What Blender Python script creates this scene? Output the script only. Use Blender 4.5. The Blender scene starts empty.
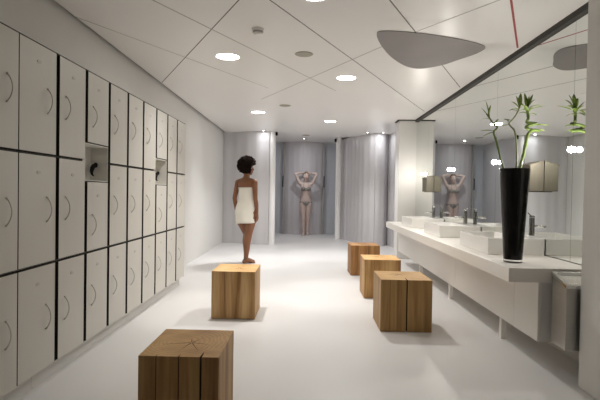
import bpy, bmesh, math, random
from mathutils import Vector, Matrix, noise

random.seed(7)
PI = math.pi
SC = bpy.context.scene
COL = SC.collection

# ------------------------------------------------------------------ helpers
def new_mat(name, col=(.8, .8, .8), rough=.5, metal=0., spec=.5, emit=None, estr=0., coat=0., trans=0., ior=1.45):
    m = bpy.data.materials.new(name); m.use_nodes = True
    b = m.node_tree.nodes['Principled BSDF']
    b.inputs['Base Color'].default_value = (*col, 1)
    b.inputs['Roughness'].default_value = rough
    b.inputs['Metallic'].default_value = metal
    b.inputs['Specular IOR Level'].default_value = spec
    b.inputs['Coat Weight'].default_value = coat
    b.inputs['Coat Roughness'].default_value = .15
    b.inputs['Transmission Weight'].default_value = trans
    b.inputs['IOR'].default_value = ior
    if emit:
        b.inputs['Emission Color'].default_value = (*emit, 1)
        b.inputs['Emission Strength'].default_value = estr
    return m

def mottle(m, scale, amount, c1, c2, stretch=(1, 1, 1), bump=0., detail=4):
    """procedural colour variation between two colours"""
    nt = m.node_tree; b = nt.nodes['Principled BSDF']
    tc = nt.nodes.new('ShaderNodeTexCoord'); mp = nt.nodes.new('ShaderNodeMapping')
    mp.inputs['Scale'].default_value = stretch
    n = nt.nodes.new('ShaderNodeTexNoise'); n.inputs['Scale'].default_value = scale
    n.inputs['Detail'].default_value = detail
    r = nt.nodes.new('ShaderNodeValToRGB')
    r.color_ramp.elements[0].position = .5 - amount; r.color_ramp.elements[0].color = (*c1, 1)
    r.color_ramp.elements[1].position = .5 + amount; r.color_ramp.elements[1].color = (*c2, 1)
    nt.links.new(tc.outputs['Object'], mp.inputs[0]); nt.links.new(mp.outputs[0], n.inputs['Vector'])
    nt.links.new(n.outputs['Fac'], r.inputs[0]); nt.links.new(r.outputs[0], b.inputs['Base Color'])
    if bump:
        bp = nt.nodes.new('ShaderNodeBump'); bp.inputs['Strength'].default_value = bump
        bp.inputs['Distance'].default_value = .002
        nt.links.new(n.outputs['Fac'], bp.inputs['Height']); nt.links.new(bp.outputs[0], b.inputs['Normal'])
    return m

class MB:
    """collects shapes into one mesh"""
    def __init__(self, off=(0, 0, 0)):
        self.v = []; self.f = []; self.mi = []; self.off = Vector(off); self.m = 0
    def add(self, vs, fs, mi=None):
        n = len(self.v); self.v += [Vector(p) for p in vs]
        for f in fs:
            self.f.append([i + n for i in f]); self.mi.append(self.m if mi is None else mi)
    def box(self, x0, x1, y0, y1, z0, z1, mi=None):
        vs = [(x, y, z) for z in (z0, z1) for y in (y0, y1) for x in (x0, x1)]
        fs = [(0, 2, 3, 1), (4, 5, 7, 6), (0, 1, 5, 4), (2, 6, 7, 3), (0, 4, 6, 2), (1, 3, 7, 5)]
        self.add(vs, fs, mi)
    def prism(self, poly, z0, z1, mi=None, top_mi=None):
        n = len(poly)
        vs = [(p[0], p[1], z0) for p in poly] + [(p[0], p[1], z1) for p in poly]
        self.add(vs, [(i, (i + 1) % n, (i + 1) % n + n, i + n) for i in range(n)] + [tuple(range(n - 1, -1, -1))], mi)
        b = len(self.v) - 2 * n
        self.f.append([b + n + i for i in range(n)]); self.mi.append(top_mi if top_mi is not None else (self.m if mi is None else mi))
    def rings(self, rings, cap=True, mi=None):
        n = len(rings[0]); vs = [p for r in rings for p in r]; fs = []
        for k in range(len(rings) - 1):
            for i in range(n):
                a = k * n + i; b = k * n + (i + 1) % n
                fs.append((a, b, b + n, a + n))
        if cap:
            fs.append(tuple(range(n - 1, -1, -1))); L = (len(rings) - 1) * n
            fs.append(tuple(L + i for i in range(n)))
        self.add(vs, fs, mi)
    def lathe(self, prof, c=(0, 0, 0), seg=32, mi=None, cap=True):
        c = Vector(c)
        self.rings([[c + Vector((r * math.cos(2 * PI * i / seg), r * math.sin(2 * PI * i / seg), z)) for i in range(seg)] for r, z in prof], cap, mi)
    def tube(self, pts, rad, seg=10, mi=None):
        pts = [Vector(p) for p in pts]; rs = []; prev = None
        for k, p in enumerate(pts):
            t = (pts[min(k + 1, len(pts) - 1)] - pts[max(k - 1, 0)]).normalized()
            if prev is None:
                a = Vector((0, 0, 1)) if abs(t.z) < .9 else Vector((1, 0, 0))
                u = t.cross(a).normalized()
            else:
                u = (prev - t * prev.dot(t)).normalized()
            prev = u; w = t.cross(u)
            r = rad[k] if isinstance(rad, (list, tuple)) else rad
            rs.append([p + u * r * math.cos(2 * PI * i / seg) + w * r * math.sin(2 * PI * i / seg) for i in range(seg)])
        self.rings(rs, True, mi)
    def ball(self, c, r, seg=16, ringn=10, rot=None, mi=None):
        c = Vector(c); r = Vector(r) if isinstance(r, (tuple, list, Vector)) else Vector((r, r, r))
        rs = []
        for k in range(1, ringn):
            th = PI * k / ringn
            ring = []
            for i in range(seg):
                p = Vector((r.x * math.sin(th) * math.cos(2 * PI * i / seg), r.y * math.sin(th) * math.sin(2 * PI * i / seg), -r.z * math.cos(th)))
                ring.append(c + (rot @ p if rot else p))
            rs.append(ring)
        n = seg; vs = [p for q in rs for p in q]; fs = []
        for k in range(len(rs) - 1):
            for i in range(n):
                a = k * n + i; b = k * n + (i + 1) % n
                fs.append((a, b, b + n, a + n))
        bot = Vector((0, 0, -r.z)); top = Vector((0, 0, r.z))
        vs.append(c + (rot @ bot if rot else bot)); vs.append(c + (rot @ top if rot else top))
        B = len(vs) - 2; L = (len(rs) - 1) * n
        for i in range(n):
            fs.append((B, (i + 1) % n, i)); fs.append((B + 1, L + i, L + (i + 1) % n))
        self.add(vs, fs, mi)
    def limb(self, pts, rad, seg=14):
        """chain of balls and cones (to be merged by a voxel remesh)"""
        for k, p in enumerate(pts):
            self.ball(p, rad[k], seg, 10)
        for k in range(len(pts) - 1):
            a, b = Vector(pts[k]), Vector(pts[k + 1])
            n = 5
            self.tube([a.lerp(b, i / n) for i in range(n + 1)], [rad[k] * (1 - i / n) + rad[k + 1] * i / n for i in range(n + 1)], seg)
    def build(self, name, mats, parent=None, smooth=False, bevel=0., segs=2, sub=0):
        me = bpy.data.meshes.new(name)
        me.from_pydata([tuple(p - self.off) for p in self.v], [], self.f)
        for m in (mats if isinstance(mats, (list, tuple)) else [mats]): me.materials.append(m)
        for p, i in zip(me.polygons, self.mi): p.material_index = i; p.use_smooth = smooth
        bm = bmesh.new(); bm.from_mesh(me); bmesh.ops.recalc_face_normals(bm, faces=bm.faces); bm.to_mesh(me); bm.free()
        me.update()
        o = bpy.data.objects.new(name, me); COL.objects.link(o)
        if parent: o.parent = parent
        if bevel:
            b = o.modifiers.new('Bevel', 'BEVEL'); b.width = bevel; b.segments = segs; b.limit_method = 'ANGLE'; b.angle_limit = math.radians(40)
        if sub:
            s = o.modifiers.new('Sub', 'SUBSURF'); s.levels = s.render_levels = sub
        return o

def tag(o, label, cat, group=None):
    o['label'] = label; o['category'] = cat
    if group: o['group'] = group
    return o
def thing(name, label, cat, loc=(0, 0, 0), group=None, rz=0):
    o = bpy.data.objects.new(name, None); COL.objects.link(o)
    o.location = loc; o.rotation_euler = (0, 0, rz); o.empty_display_size = .1
    return tag(o, label, cat, group)
def struct(o):
    o['kind'] = 'structure'; return o
def copy_tree(o, parent=None):
    c = o.copy(); COL.objects.link(c)
    if parent: c.parent = parent
    for ch in list(o.children): copy_tree(ch, c)
    return c

# ------------------------------------------------------------------ materials
M = {}
M['wall'] = mottle(new_mat('wall_paint', rough=.55), 3, .3, (.66, .65, .625), (.68, .67, .645))
M['floor'] = mottle(new_mat('floor_resin', rough=.38, spec=.45), 1.3, .3, (.69, .682, .675), (.72, .712, .705))
M['ceiling'] = mottle(new_mat('ceiling_panel', rough=.30, spec=.22), 1.0, .3, (.82, .80, .775), (.84, .82, .795))
M['joint'] = new_mat('joint_dark', (.16, .145, .13), .7)
M['joint_pale'] = new_mat('joint_pale', (.42, .40, .37), .7)
M['joint_red'] = new_mat('joint_red', (.33, .035, .03), .6)
M['void'] = new_mat('shadow_gap', (.20, .19, .175), .9)
M['blob'] = mottle(new_mat('reflector_grey', rough=.6), 2, .3, (.215, .195, .19), (.245, .225, .22))
M['shower'] = mottle(new_mat('shower_panel', rough=.28, spec=.5), 1.5, .3, (.56, .545, .555), (.59, .575, .585), (1, 1, .15))
M['shower_blue'] = mottle(new_mat('shower_panel_blue', rough=.25, spec=.5), 1.5, .3, (.54, .56, .60), (.57, .59, .63), (1, 1, .15))
M['shower_warm'] = mottle(new_mat('shower_panel_warm', rough=.3, spec=.5), 1.5, .3, (.54, .515, .53), (.58, .555, .57), (1, 1, .15))
M['white_gloss'] = mottle(new_mat('white_gloss', rough=.2, spec=.5), 2, .3, (.80, .79, .78), (.82, .81, .80))
M['locker'] = mottle(new_mat('locker_laminate', rough=.42, spec=.35), 2, .35, (.565, .545, .495), (.585, .565, .515))
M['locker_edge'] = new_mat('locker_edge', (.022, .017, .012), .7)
M['plate'] = new_mat('plate', (.48, .46, .415), .4)
M['steel_dark'] = new_mat('handle_steel', (.52, .50, .46), .35, .8)
M['black'] = new_mat('black_plastic', (.006, .0055, .0055), .6, 0, .2)
M['cubby'] = new_mat('cubby_white', (.66, .645, .60), .5)
M['mirror'] = new_mat('mirror_glass', (.80, .825, .80), .004, 1.)
M['mirror_edge'] = new_mat('mirror_edge', (.12, .17, .15), .2)
M['bronze'] = new_mat('bronze_channel', (.03, .027, .022), .6, .0)
M['counter'] = mottle(new_mat('counter_stone', rough=.28, spec=.45), 2, .3, (.79, .76, .71), (.81, .78, .73))
M['basin'] = new_mat('basin_ceramic', (.80, .785, .75), .16, 0, .5)
M['cabinet'] = mottle(new_mat('cabinet_laminate', rough=.35, spec=.4), 2, .3, (.77, .745, .70), (.79, .765, .72))
M['chrome'] = new_mat('chrome', (.72, .72, .70), .12, 1.)
M['chrome_dark'] = new_mat('chrome_dark', (.35, .35, .35), .2, 1.)
M['steel'] = mottle(new_mat('brushed_steel', rough=.42, metal=1.), 40, .3, (.46, .45, .42), (.53, .52, .49), (.04, .04, 1))
M['steel_shade'] = mottle(new_mat('dispenser_steel', rough=.45, metal=.6), 40, .3, (.17, .155, .12), (.21, .19, .15), (1, 1, .04))
M['vase'] = new_mat('vase_black', (.004, .0035, .0035), .09, 0, .35)
M['glass'] = new_mat('clear_glass', (.95, .96, .95), .02, 0, .5, trans=1., ior=1.45)
M['stalk'] = mottle(new_mat('bamboo_green', rough=.35), 30, .3, (.10, .16, .035), (.20, .27, .07))
M['stalk_pale'] = mottle(new_mat('bamboo_pale', rough=.4), 30, .3, (.30, .34, .20), (.40, .43, .28))
M['leaf'] = mottle(new_mat('leaf_green', rough=.4), 25, .3, (.13, .22, .035), (.32, .41, .09))
M['lens'] = new_mat('lamp_lens', (1, 1, 1), .4, emit=(1, .965, .90), estr=14)
M['bulb'] = new_mat('lamp_bulb', (1, 1, 1), .4, emit=(1, .94, .82), estr=60)
M['trim'] = new_mat('lamp_trim', (.82, .81, .79), .3)
M['disc'] = new_mat('disc_beige', (.36, .335, .27), .6)
M['detector_grey'] = new_mat('detector_grey', (.40, .385, .36), .5)
M['skin_dark'] = mottle(new_mat('skin_brown', rough=.45, spec=.4), 8, .3, (.20, .085, .042), (.25, .11, .055))
M['skin_light'] = mottle(new_mat('skin_light', rough=.5, spec=.4), 8, .3, (.54, .42, .37), (.58, .46, .41))
M['hair_black'] = mottle(new_mat('hair_black', rough=.95, spec=.08), 60, .25, (.008, .005, .004), (.024, .015, .012), bump=1.)
M['hair_brown'] = mottle(new_mat('hair_brown', rough=.6), 40, .3, (.12, .075, .05), (.22, .15, .10), bump=.6)
M['towel'] = mottle(new_mat('terry_towel', rough=.9), 180, .3, (.82, .79, .70), (.88, .85, .77), bump=.4)
M['bikini'] = mottle(new_mat('bikini_cloth', rough=.7), 60, .15, (.12, .11, .105), (.36, .33, .30))
M['eye_white'] = new_mat('eye_white', (.8, .78, .75), .2)
M['iris'] = new_mat('iris', (.03, .018, .01), .2)
M['lip_dark'] = new_mat('lip_dark', (.22, .06, .045), .4)
M['lip_light'] = new_mat('lip_light', (.45, .17, .15), .4)

def wood(name, light, mid, dark, seed, tone=1.):
    def side(nm, top):
        m = bpy.data.materials.new(nm); m.use_nodes = True
        nt = m.node_tree; b = nt.nodes['Principled BSDF']; L = nt.links.new
        tc = nt.nodes.new('ShaderNodeTexCoord'); mp = nt.nodes.new('ShaderNodeMapping')
        mp.inputs['Location'].default_value = (seed * 3.1, seed * 1.7, seed)
        L(tc.outputs['Object'], mp.inputs[0])
        r = nt.nodes.new('ShaderNodeValToRGB'); e = r.color_ramp.elements
        e[0].position = .22; e[0].color = (*dark, 1); e[1].position = .80; e[1].color = (*light, 1)
        k = e.new(.5); k.color = (*mid, 1)
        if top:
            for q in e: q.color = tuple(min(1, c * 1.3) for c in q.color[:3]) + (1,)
            mp.inputs['Location'].default_value = (-.02, -.05, 0)
            n0 = nt.nodes.new('ShaderNodeTexNoise'); n0.inputs['Scale'].default_value = 5; n0.inputs['Detail'].default_value = 3
            mx = nt.nodes.new('ShaderNodeMix'); mx.data_type = 'VECTOR'; mx.inputs['Factor'].default_value = .10
            L(mp.outputs[0], n0.inputs['Vector']); L(mp.outputs[0], mx.inputs[4]); L(n0.outputs['Color'], mx.inputs[5])
            w = nt.nodes.new('ShaderNodeTexWave'); w.wave_type = 'RINGS'; w.rings_direction = 'Z'
            w.inputs['Scale'].default_value = 16; w.inputs['Distortion'].default_value = 2.5; w.inputs['Detail'].default_value = 3
            L(mx.outputs[1], w.inputs['Vector'])
            n2 = nt.nodes.new('ShaderNodeTexNoise'); n2.inputs['Scale'].default_value = 4.5; n2.inputs['Detail'].default_value = 6
            L(mp.outputs[0], n2.inputs['Vector'])
            mm = nt.nodes.new('ShaderNodeMath'); mm.operation = 'MULTIPLY_ADD'; mm.inputs[1].default_value = .13
            sub = nt.nodes.new('ShaderNodeMath'); sub.operation = 'SUBTRACT'; sub.inputs[1].default_value = .0
            L(n2.outputs['Fac'], sub.inputs[0]); L(w.outputs['Fac'], mm.inputs[0]); L(sub.outputs[0], mm.inputs[2])
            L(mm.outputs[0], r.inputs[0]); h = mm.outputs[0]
        else:
            mp.inputs['Scale'].default_value = (1, 1, .07)
            n1 = nt.nodes.new('ShaderNodeTexNoise'); n1.inputs['Scale'].default_value = 7; n1.inputs['Detail'].default_value = 3; n1.inputs['Distortion'].default_value = 1.4
            n2 = nt.nodes.new('ShaderNodeTexNoise'); n2.inputs['Scale'].default_value = 70; n2.inputs['Detail'].default_value = 4
            L(mp.outputs[0], n1.inputs['Vector']); L(mp.outputs[0], n2.inputs['Vector'])
            mm = nt.nodes.new('ShaderNodeMath'); mm.operation = 'MULTIPLY_ADD'; mm.inputs[1].default_value = .40
            ad = nt.nodes.new('ShaderNodeMath'); ad.operation = 'MULTIPLY_ADD'; ad.inputs[1].default_value = 1.5; ad.inputs[2].default_value = -.45
            L(n1.outputs['Fac'], ad.inputs[0]); L(n2.outputs['Fac'], mm.inputs[0]); L(ad.outputs[0], mm.inputs[2])
            L(mm.outputs[0], r.inputs[0]); h = mm.outputs[0]
        L(r.outputs[0], b.inputs['Base Color'])
        b.inputs['Roughness'].default_value = .55; b.inputs['Specular IOR Level'].default_value = .3
        bp = nt.nodes.new('ShaderNodeBump'); bp.inputs['Strength'].default_value = .25; bp.inputs['Distance'].default_value = .003
        L(h, bp.inputs['Height']); L(bp.outputs[0], b.inputs['Normal'])
        return m
    crack = new_mat(name + '_crack', (.035, .02, .01), .9)
    return [side(name + '_side', False), side(name + '_end', True), crack]

# ------------------------------------------------------------------ room constants
ZC = 2.52          # main ceiling
XM = 1.92          # mirror plane
def xl(y):         # left wall line
    return -1.885 - (y - 3.2) * .0118

# ------------------------------------------------------------------ the setting
m = MB(); m.box(-3, 3, -2.2, 14, -.08, 0); struct(m.build('floor', M['floor']))
m = MB()
poly = [(xl(-2.2) + .045, -2.2), (XM + .1, -2.2), (XM + .1, 11.3), (xl(11.3) + .045, 11.3)]
m.prism(poly, ZC, ZC + .03); struct(m.build('ceiling', M['ceiling']))
m = MB(); m.box(-2.2, 2.2, 10.9, 14, ZC + .065, ZC + .095); struct(m.build('ceiling', M['ceiling']))
m = MB(); m.box(-2.6, 2.6, -2.3, 14, ZC + .14, ZC + .2); struct(m.build('ceiling', M['void']))
m = MB(); m.prism([(xl(-2.2), -2.2), (xl(10.85), 10.85), (-2.3, 10.85), (-2.3, -2.2)], 0, ZC + .14); struct(m.build('wall_left', M['wall']))
m = MB(); m.box(XM + .012, XM + .12, 2.95, 8.55, 0, ZC + .14); struct(m.build('wall_right', M['wall']))
m = MB(); m.box(1.685, XM + .12, -2.2, 2.93, 0, ZC + .14); struct(m.build('wall_right', M['wall'], bevel=.012, segs=3))
m = MB(); m.box(-2.6, 2.6, -2.3, -2.2, 0, ZC + .14); struct(m.build('wall_front', M['wall']))
# pier at the far end of the vanity, with a shadow gap under the ceiling
m = MB(); m.box(1.61, XM + .12, 8.55, 8.87, 0, ZC - .016); struct(m.build('wall_pier', M['wall'], bevel=.006))
m = MB(); m.box(1.585, XM + .012, 8.537, 8.87, ZC - .016, ZC); struct(m.build('trim_1', M['bronze']))

def strip_wall(path, t, z1, name, mat, wave=0., period=.2, sub=8):
    """vertical panel following a plan path, with a slight corrugation"""
    P = [Vector((p[0], p[1])) for p in path]; pts = []
    # Catmull-Rom through the plan points
    for k in range(len(P) - 1):
        p0 = P[max(k - 1, 0)]; p1 = P[k]; p2 = P[k + 1]; p3 = P[min(k + 2, len(P) - 1)]
        for i in range(sub):
            s = i / sub
            pts.append(.5 * ((2 * p1) + (p2 - p0) * s + (2 * p0 - 5 * p1 + 4 * p2 - p3) * s * s + (3 * p1 - p0 - 3 * p2 + p3) * s ** 3))
    pts.append(P[-1]); L = 0; f = []; b = []
    for k, p in enumerate(pts):
        d = (pts[min(k + 1, len(pts) - 1)] - pts[max(k - 1, 0)]).normalized(); n = Vector((d.y, -d.x))
        if k: L += (p - pts[k - 1]).length
        q = p + n * wave * math.sin(L / period * 2 * PI)
        f.append(q); b.append(q - n * t)
    m = MB(); m.prism([tuple(p) for p in f] + [tuple(p) for p in reversed(b)], 0, z1)
    o = m.build(name, mat, smooth=True)
    mod = o.modifiers.new('Edge', 'EDGE_SPLIT'); mod.split_angle = math.radians(40)
    return struct(o)
# left cubicle panel (behind the woman in the towel)
strip_wall([(xl(10.7) - .005, 10.72), (-1.72, 10.66), (-1.46, 10.55), (-1.2, 10.47), (-.9, 10.47)], .04, ZC + .03, 'wall_back', M['shower'], .006, .27)
strip_wall([(-.84, 10.62), (-.92, 11.6), (-1.0, 12.6), (-1.05, 13.4)], .04, ZC + .12, 'wall_back', M['shower'])
m = MB(); m.box(-1.3, 1.3, 13.36, 13.42, 0, ZC + .12); struct(m.build('wall_back', M['shower_blue']))
# right cubicle panels
strip_wall([(.775, 12.15), (.90, 11.9), (1.07, 11.35), (1.24, 10.82), (1.44, 10.5)], .04, ZC + .03, 'wall_back', M['shower'], .012, .23)
strip_wall([(1.455, 10.53), (1.58, 10.52), (1.70, 10.62), (1.79, 10.8)], .04, ZC + .03, 'wall_back', M['shower'], .006, .2)
strip_wall([(1.79, 10.82), (1.85, 10.3), (1.9, 9.6), (1.93, 8.88)], .04, ZC + .12, 'wall_right', M['shower'], .004, .22)
strip_wall([(.80, 13.4), (.80, 12.7), (.775, 12.1)], .04, ZC + .12, 'wall_back', M['shower_blue'])
# round white posts flanking the shower passage
m = MB(); m.lathe([(.075, 0), (.075, ZC)], (-.838, 10.55, 0), 32); o = struct(m.build('wall_column', M['white_gloss'], smooth=True)); o.modifiers.new('E', 'EDGE_SPLIT')
m = MB(); m.lathe([(.07, 0), (.07, ZC + .065)], (.735, 12.0, 0), 32); o = struct(m.build('wall_column', M['white_gloss'], smooth=True)); o.modifiers.new('E', 'EDGE_SPLIT')

# ceiling joints
tn = [1]
def joint(a, b, w, mat):
    tn[0] += 1
    a = Vector(a); b = Vector(b); d = (b - a).normalized(); n = Vector((-d.y, d.x)) * w / 2
    m = MB(); m.prism([tuple(a - n), tuple(b - n), tuple(b + n), tuple(a + n)], ZC - .0012, ZC + .004)
    struct(m.build('trim_%d' % tn[0], mat))
joint((-.10, 2.52), (-1.86, 5.853), 0.009, M['joint'])              # A
joint((-.70, 2.48), (1.84, 7.66), 0.009, M['joint'])               # B
joint((-1.82, 1.95), (.33, 6.21), .010, M['joint_pale'])          # C
joint((-1.845, 3.655), (-.55, 6.09), .008, M['joint_pale'])         # D
joint((.853, 3.926), (-.72, 6.84), .010, M['joint_pale'])         # E
joint((.16, 2.54), (1.86, 5.92), 0.009, M['joint'])                # F
joint((.86, 3.915), (1.64, 2.72), .008, M['joint_pale'])          # G
joint((1.12, 2.77), (1.865, 4.315), .016, M['joint_red'])         # red one
# dark channel over the mirrors
m = MB(); m.box(XM - .028, XM + .012, 2.95, 8.536, ZC - .045, ZC); struct(m.build('trim_20', M['bronze']))
# locker plinth
m = MB(); m.box(-1.79, -1.605, 2.09, 2.698, 0, .105); m.box(-1.79, -1.605, 2.702, 5.78, 0, .105); struct(m.build('baseboard_left', M['wall']))

# ------------------------------------------------------------------ lockers
XF = -1.54
ORD = ['nearest', 'second', 'third', 'fourth', 'fifth', 'sixth', 'seventh', 'eighth', 'ninth', 'tenth']
def handle_mesh():
    m = MB(); n = 14
    pts = [(.002 + .029 * math.sin(PI * i / n) ** .8 if 0 < i < n else .0, 0, -.072 + .144 * i / n) for i in range(n + 1)]
    m.tube(pts, .0034, 8)
    m.lathe([(.006, -.075), (.006, -.068)], (.003, 0, 0), 10); m.lathe([(.006, .068), (.006, .075)], (.003, 0, 0), 10)
    return m
cache = {}
def make_locker(y0, y1, z0, z1, gap, far_handle, label, group, cubby=False):
    key = (round(y1 - y0, 3), round(z1 - z0, 3), gap, far_handle, cubby, z1 > 1.99)
    if key in cache:
        r = copy_tree(cache[key]); r.location = (XF, y0, z0); tag(r, label, 'locker' if not cubby else 'cubby', group); return r
    w = y1 - y0; h = z1 - z0
    r = thing('locker_cubby' if cubby else 'locker', label, 'cubby' if cubby else 'locker', (XF, y0, z0), group)
    if cubby:
        m = MB(); t = .005
        m.box(-.25, -.02, .001, t, 0, h); m.box(-.25, -.002, w - t, w - .001, 0, h)
        m.box(-.25, -.002, t, w - t, 0, t); m.box(-.25, -.002, t, w - t, h - t, h); m.box(-.26, -.135, t, w - t, t, h - t)
        m.build('body', M['cubby'], r)
        # a black hook on the back panel, with its round mount
        k = MB()
        k.tube([(-.090, .363, .125), (-.090, .345, .128), (-.090, .322, .120), (-.092, .305, .10), (-.094, .297, .075), (-.090, .294, .055), (-.082, .305, .04)],
               [.010, .011, .015, .017, .014, .009, .005], 10)
        k.ball((-.090, .354, .125), (.016, .010, .020), 12, 8)
        k.build('hook', M['black'], r, smooth=True)
    else:
        m = MB(); m.box(-.26, -.019, .0005, w - .0005, .0005, h - .0005)
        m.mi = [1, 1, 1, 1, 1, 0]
        if z1 > 1.99: m.m = 0; m.box(-.019, -.001, .0005, w - .0005, h - .0075, h - .0005)
        m.build('body', [M['locker_edge'], M['locker']], r)
        d = MB()
        a, b, c, e = gap, w - .004, .009, h - .008
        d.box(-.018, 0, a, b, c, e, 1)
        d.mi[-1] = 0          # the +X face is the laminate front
        door = d.build('door', [M['locker'], M['locker_edge']], r)
        hy = w - .10 if far_handle else .11
        o = handle_mesh().build('handle', M['steel_dark'], door, smooth=True); o.location = (0, hy, (c + e) / 2 if h > .55 else h - .31)
        p = MB(); n = 20
        p.rings([[(xx, .020 * math.cos(2 * PI * i / n), .010 * math.sin(2 * PI * i / n)) for i in range(n)] for xx in (0, .0025)])
        o = p.build('number_plate', M['plate'], door); o.location = (0, (a + b) / 2 + .0, h - .105)
    cache[key] = r
    return r
CW = .37
for c in range(10):
    y0 = 2.09 + CW * c; y1 = y0 + CW
    gap = .005 if c < 2 else .036
    fh = c < 2
    nm = ORD[c]
    where = '%s column from the left' % nm if c < 5 else '%s column from the far end' % ['', 'last', 'second', 'third', 'fourth', 'fifth'][10 - c]
    if c == 9: where = 'last column beside the bare wall'
    if c == 0: where = 'column cut by the left edge'
    short = c in (3, 7)
    nb = {3: 'nearer', 7: 'farther'}.get(c)
    make_locker(y0, y1, .11, .735, gap, fh, 'pale grey locker in the bottom row, %s' % where, 'lockers in the bottom row')
    if short:
        make_locker(y0, y1, .735, 1.235, gap, fh, 'shorter pale grey locker directly under the %s open cubby' % nb, 'lockers in the middle row')
        make_locker(y0, y1, 1.235, 1.497, gap, fh, '%s open white cubby with a black hook between two lockers' % nb, 'open cubbies among the lockers', cubby=True)
        make_locker(y0, y1, 1.497, 2.0, gap, fh, 'shorter pale grey locker directly above the %s open cubby' % nb, 'lockers in the top row')
    else:
        make_locker(y0, y1, .735, 1.373, gap, fh, 'pale grey locker in the middle row, %s' % where, 'lockers in the middle row')
        make_locker(y0, y1, 1.373, 2.0, gap, fh, 'pale grey locker in the top row, %s' % where, 'lockers in the top row')
m = MB(); m.box(-1.80, -1.541, 5.791, 5.806, .11, 2.004); m.box(-1.79, -1.605, 5.791, 5.806, 0, .11)
tag(m.build('locker_end_panel', M['locker']), 'thin pale grey end panel closing the far end of the locker bank', 'panel')

# ------------------------------------------------------------------ wooden cube stools
def stool(x0, x1, y0, y1, h, mats, label, rz=0., notches=()):
    notches = sorted(notches)
    w = x1 - x0; d = y1 - y0
    t = .006
    f = []   # front edge left -> right with split notches
    for nx, nw, nd in notches:
        f += [(nx * w - w / 2 - nw / 2, -d / 2), (nx * w - w / 2 - nw * .2, -d / 2 + nd), (nx * w - w / 2 + nw * .2, -d / 2 + nd), (nx * w - w / 2 + nw / 2, -d / 2)]
    poly = [(-w / 2, -d / 2)] + f + [(w / 2, -d / 2), (w / 2, d / 2), (-w / 2, d / 2)]
    m = MB(); n = len(poly)
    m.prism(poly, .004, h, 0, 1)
    # darken notch walls
    for k in range(n):
        a = poly[k]; b = poly[(k + 1) % n]
        if len(f) and (min(a[1], b[1]) > -d / 2 - 1e-6) and (max(a[1], b[1]) > -d / 2 + 1e-6) and max(a[1], b[1]) < 0: m.mi[k] = 2
    o = m.build('cube_stool', mats, bevel=.0045, segs=2)
    o.location = ((x0 + x1) / 2, (y0 + y1) / 2, 0); o.rotation_euler.z = rz
    tag(o, label, 'stool', 'wooden cube stools')
    # radial drying checks on the end grain: thin wedges let into the top
    rnd = random.Random(int(h * 1e4) + n)
    k = MB()
    cx, cy = rnd.uniform(-.05, .05), rnd.uniform(-.03, .06)
    for a in range(6):
        th = a * PI / 3 + rnd.uniform(-.3, .3); L = rnd.uniform(.06, .14); wd = .0022
        dx, dy = math.cos(th), math.sin(th)
        bx, by = cx + dx * .006, cy + dy * .006
        ex, ey = cx + dx * L, cy + dy * L
        k.prism([(bx - dy * wd, by + dx * wd), (bx + dy * wd, by - dx * wd), (ex, ey)], h - .004, h + .0004)
    k.build('end_grain_cracks', mats[2], o)
    return o
def srgb(r, g, b): return tuple(((c / 255 + .055) / 1.055) ** 2.4 if c > 10 else c / 255 / 12.92 for c in (r, g, b))
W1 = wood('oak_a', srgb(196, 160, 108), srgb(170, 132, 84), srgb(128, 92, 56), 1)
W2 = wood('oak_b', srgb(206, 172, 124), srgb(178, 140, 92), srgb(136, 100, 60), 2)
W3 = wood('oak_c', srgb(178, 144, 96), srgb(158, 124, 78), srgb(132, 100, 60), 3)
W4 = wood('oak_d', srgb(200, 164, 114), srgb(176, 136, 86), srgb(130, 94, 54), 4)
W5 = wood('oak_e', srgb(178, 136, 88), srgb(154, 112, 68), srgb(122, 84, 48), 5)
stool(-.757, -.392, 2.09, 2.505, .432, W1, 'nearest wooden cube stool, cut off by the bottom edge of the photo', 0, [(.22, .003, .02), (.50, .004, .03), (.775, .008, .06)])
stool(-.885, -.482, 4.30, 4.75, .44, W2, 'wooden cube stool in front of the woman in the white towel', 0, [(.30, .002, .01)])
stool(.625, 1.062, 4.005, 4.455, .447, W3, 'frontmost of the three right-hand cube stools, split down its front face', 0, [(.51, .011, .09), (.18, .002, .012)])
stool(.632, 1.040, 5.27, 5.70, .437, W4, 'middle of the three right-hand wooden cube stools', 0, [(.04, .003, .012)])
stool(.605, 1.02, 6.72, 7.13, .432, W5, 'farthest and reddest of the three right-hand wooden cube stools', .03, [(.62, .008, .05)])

# ------------------------------------------------------------------ vanity
YC0, YC1, XC = 3.14, 8.12, 1.335
m = MB(); m.box(XC, XM - .004, YC0, YC1, .605, .70); tag(m.build('vanity_counter', M['counter'], bevel=.003), 'long off-white counter slab running along the mirrors', 'counter')
segs_ = [(3.18, 3.545), (3.545, 4.97), (4.97, 6.40), (6.40, 8.10)]
lab = ['short white base cabinet at the near end under the counter, beside the steel bin', 'white base cabinet under the counter below the basin nearest the black vase',
       'white base cabinet under the counter below the middle basin', 'white base cabinet under the counter at the far end by the pier']
for (a, b), l in zip(segs_, lab):
    r = thing('base_cabinet' if b - a > 1 else 'hanging_cabinet', l, 'cabinet', (1.56, a, 0), 'base cabinets under the counter')
    m = MB((1.56, a, 0)); m.box(1.572, XM - .01, a + .001, b - .001, .20, .604); m.build('body', M['cabinet'], r)
    m = MB((1.56, a, 0)); m.box(1.552, 1.571, a + .0015, b - .0015, .20, .601); m.build('door', M['cabinet'], r, bevel=.0015)
    if b - a > 1:
        yy = a + .36
        m = MB((1.56, a, 0)); m.box(1.60, 1.64, yy - .02, yy + .02, 0, .20); m.build('leg', M['cabinet'], r)
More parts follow.
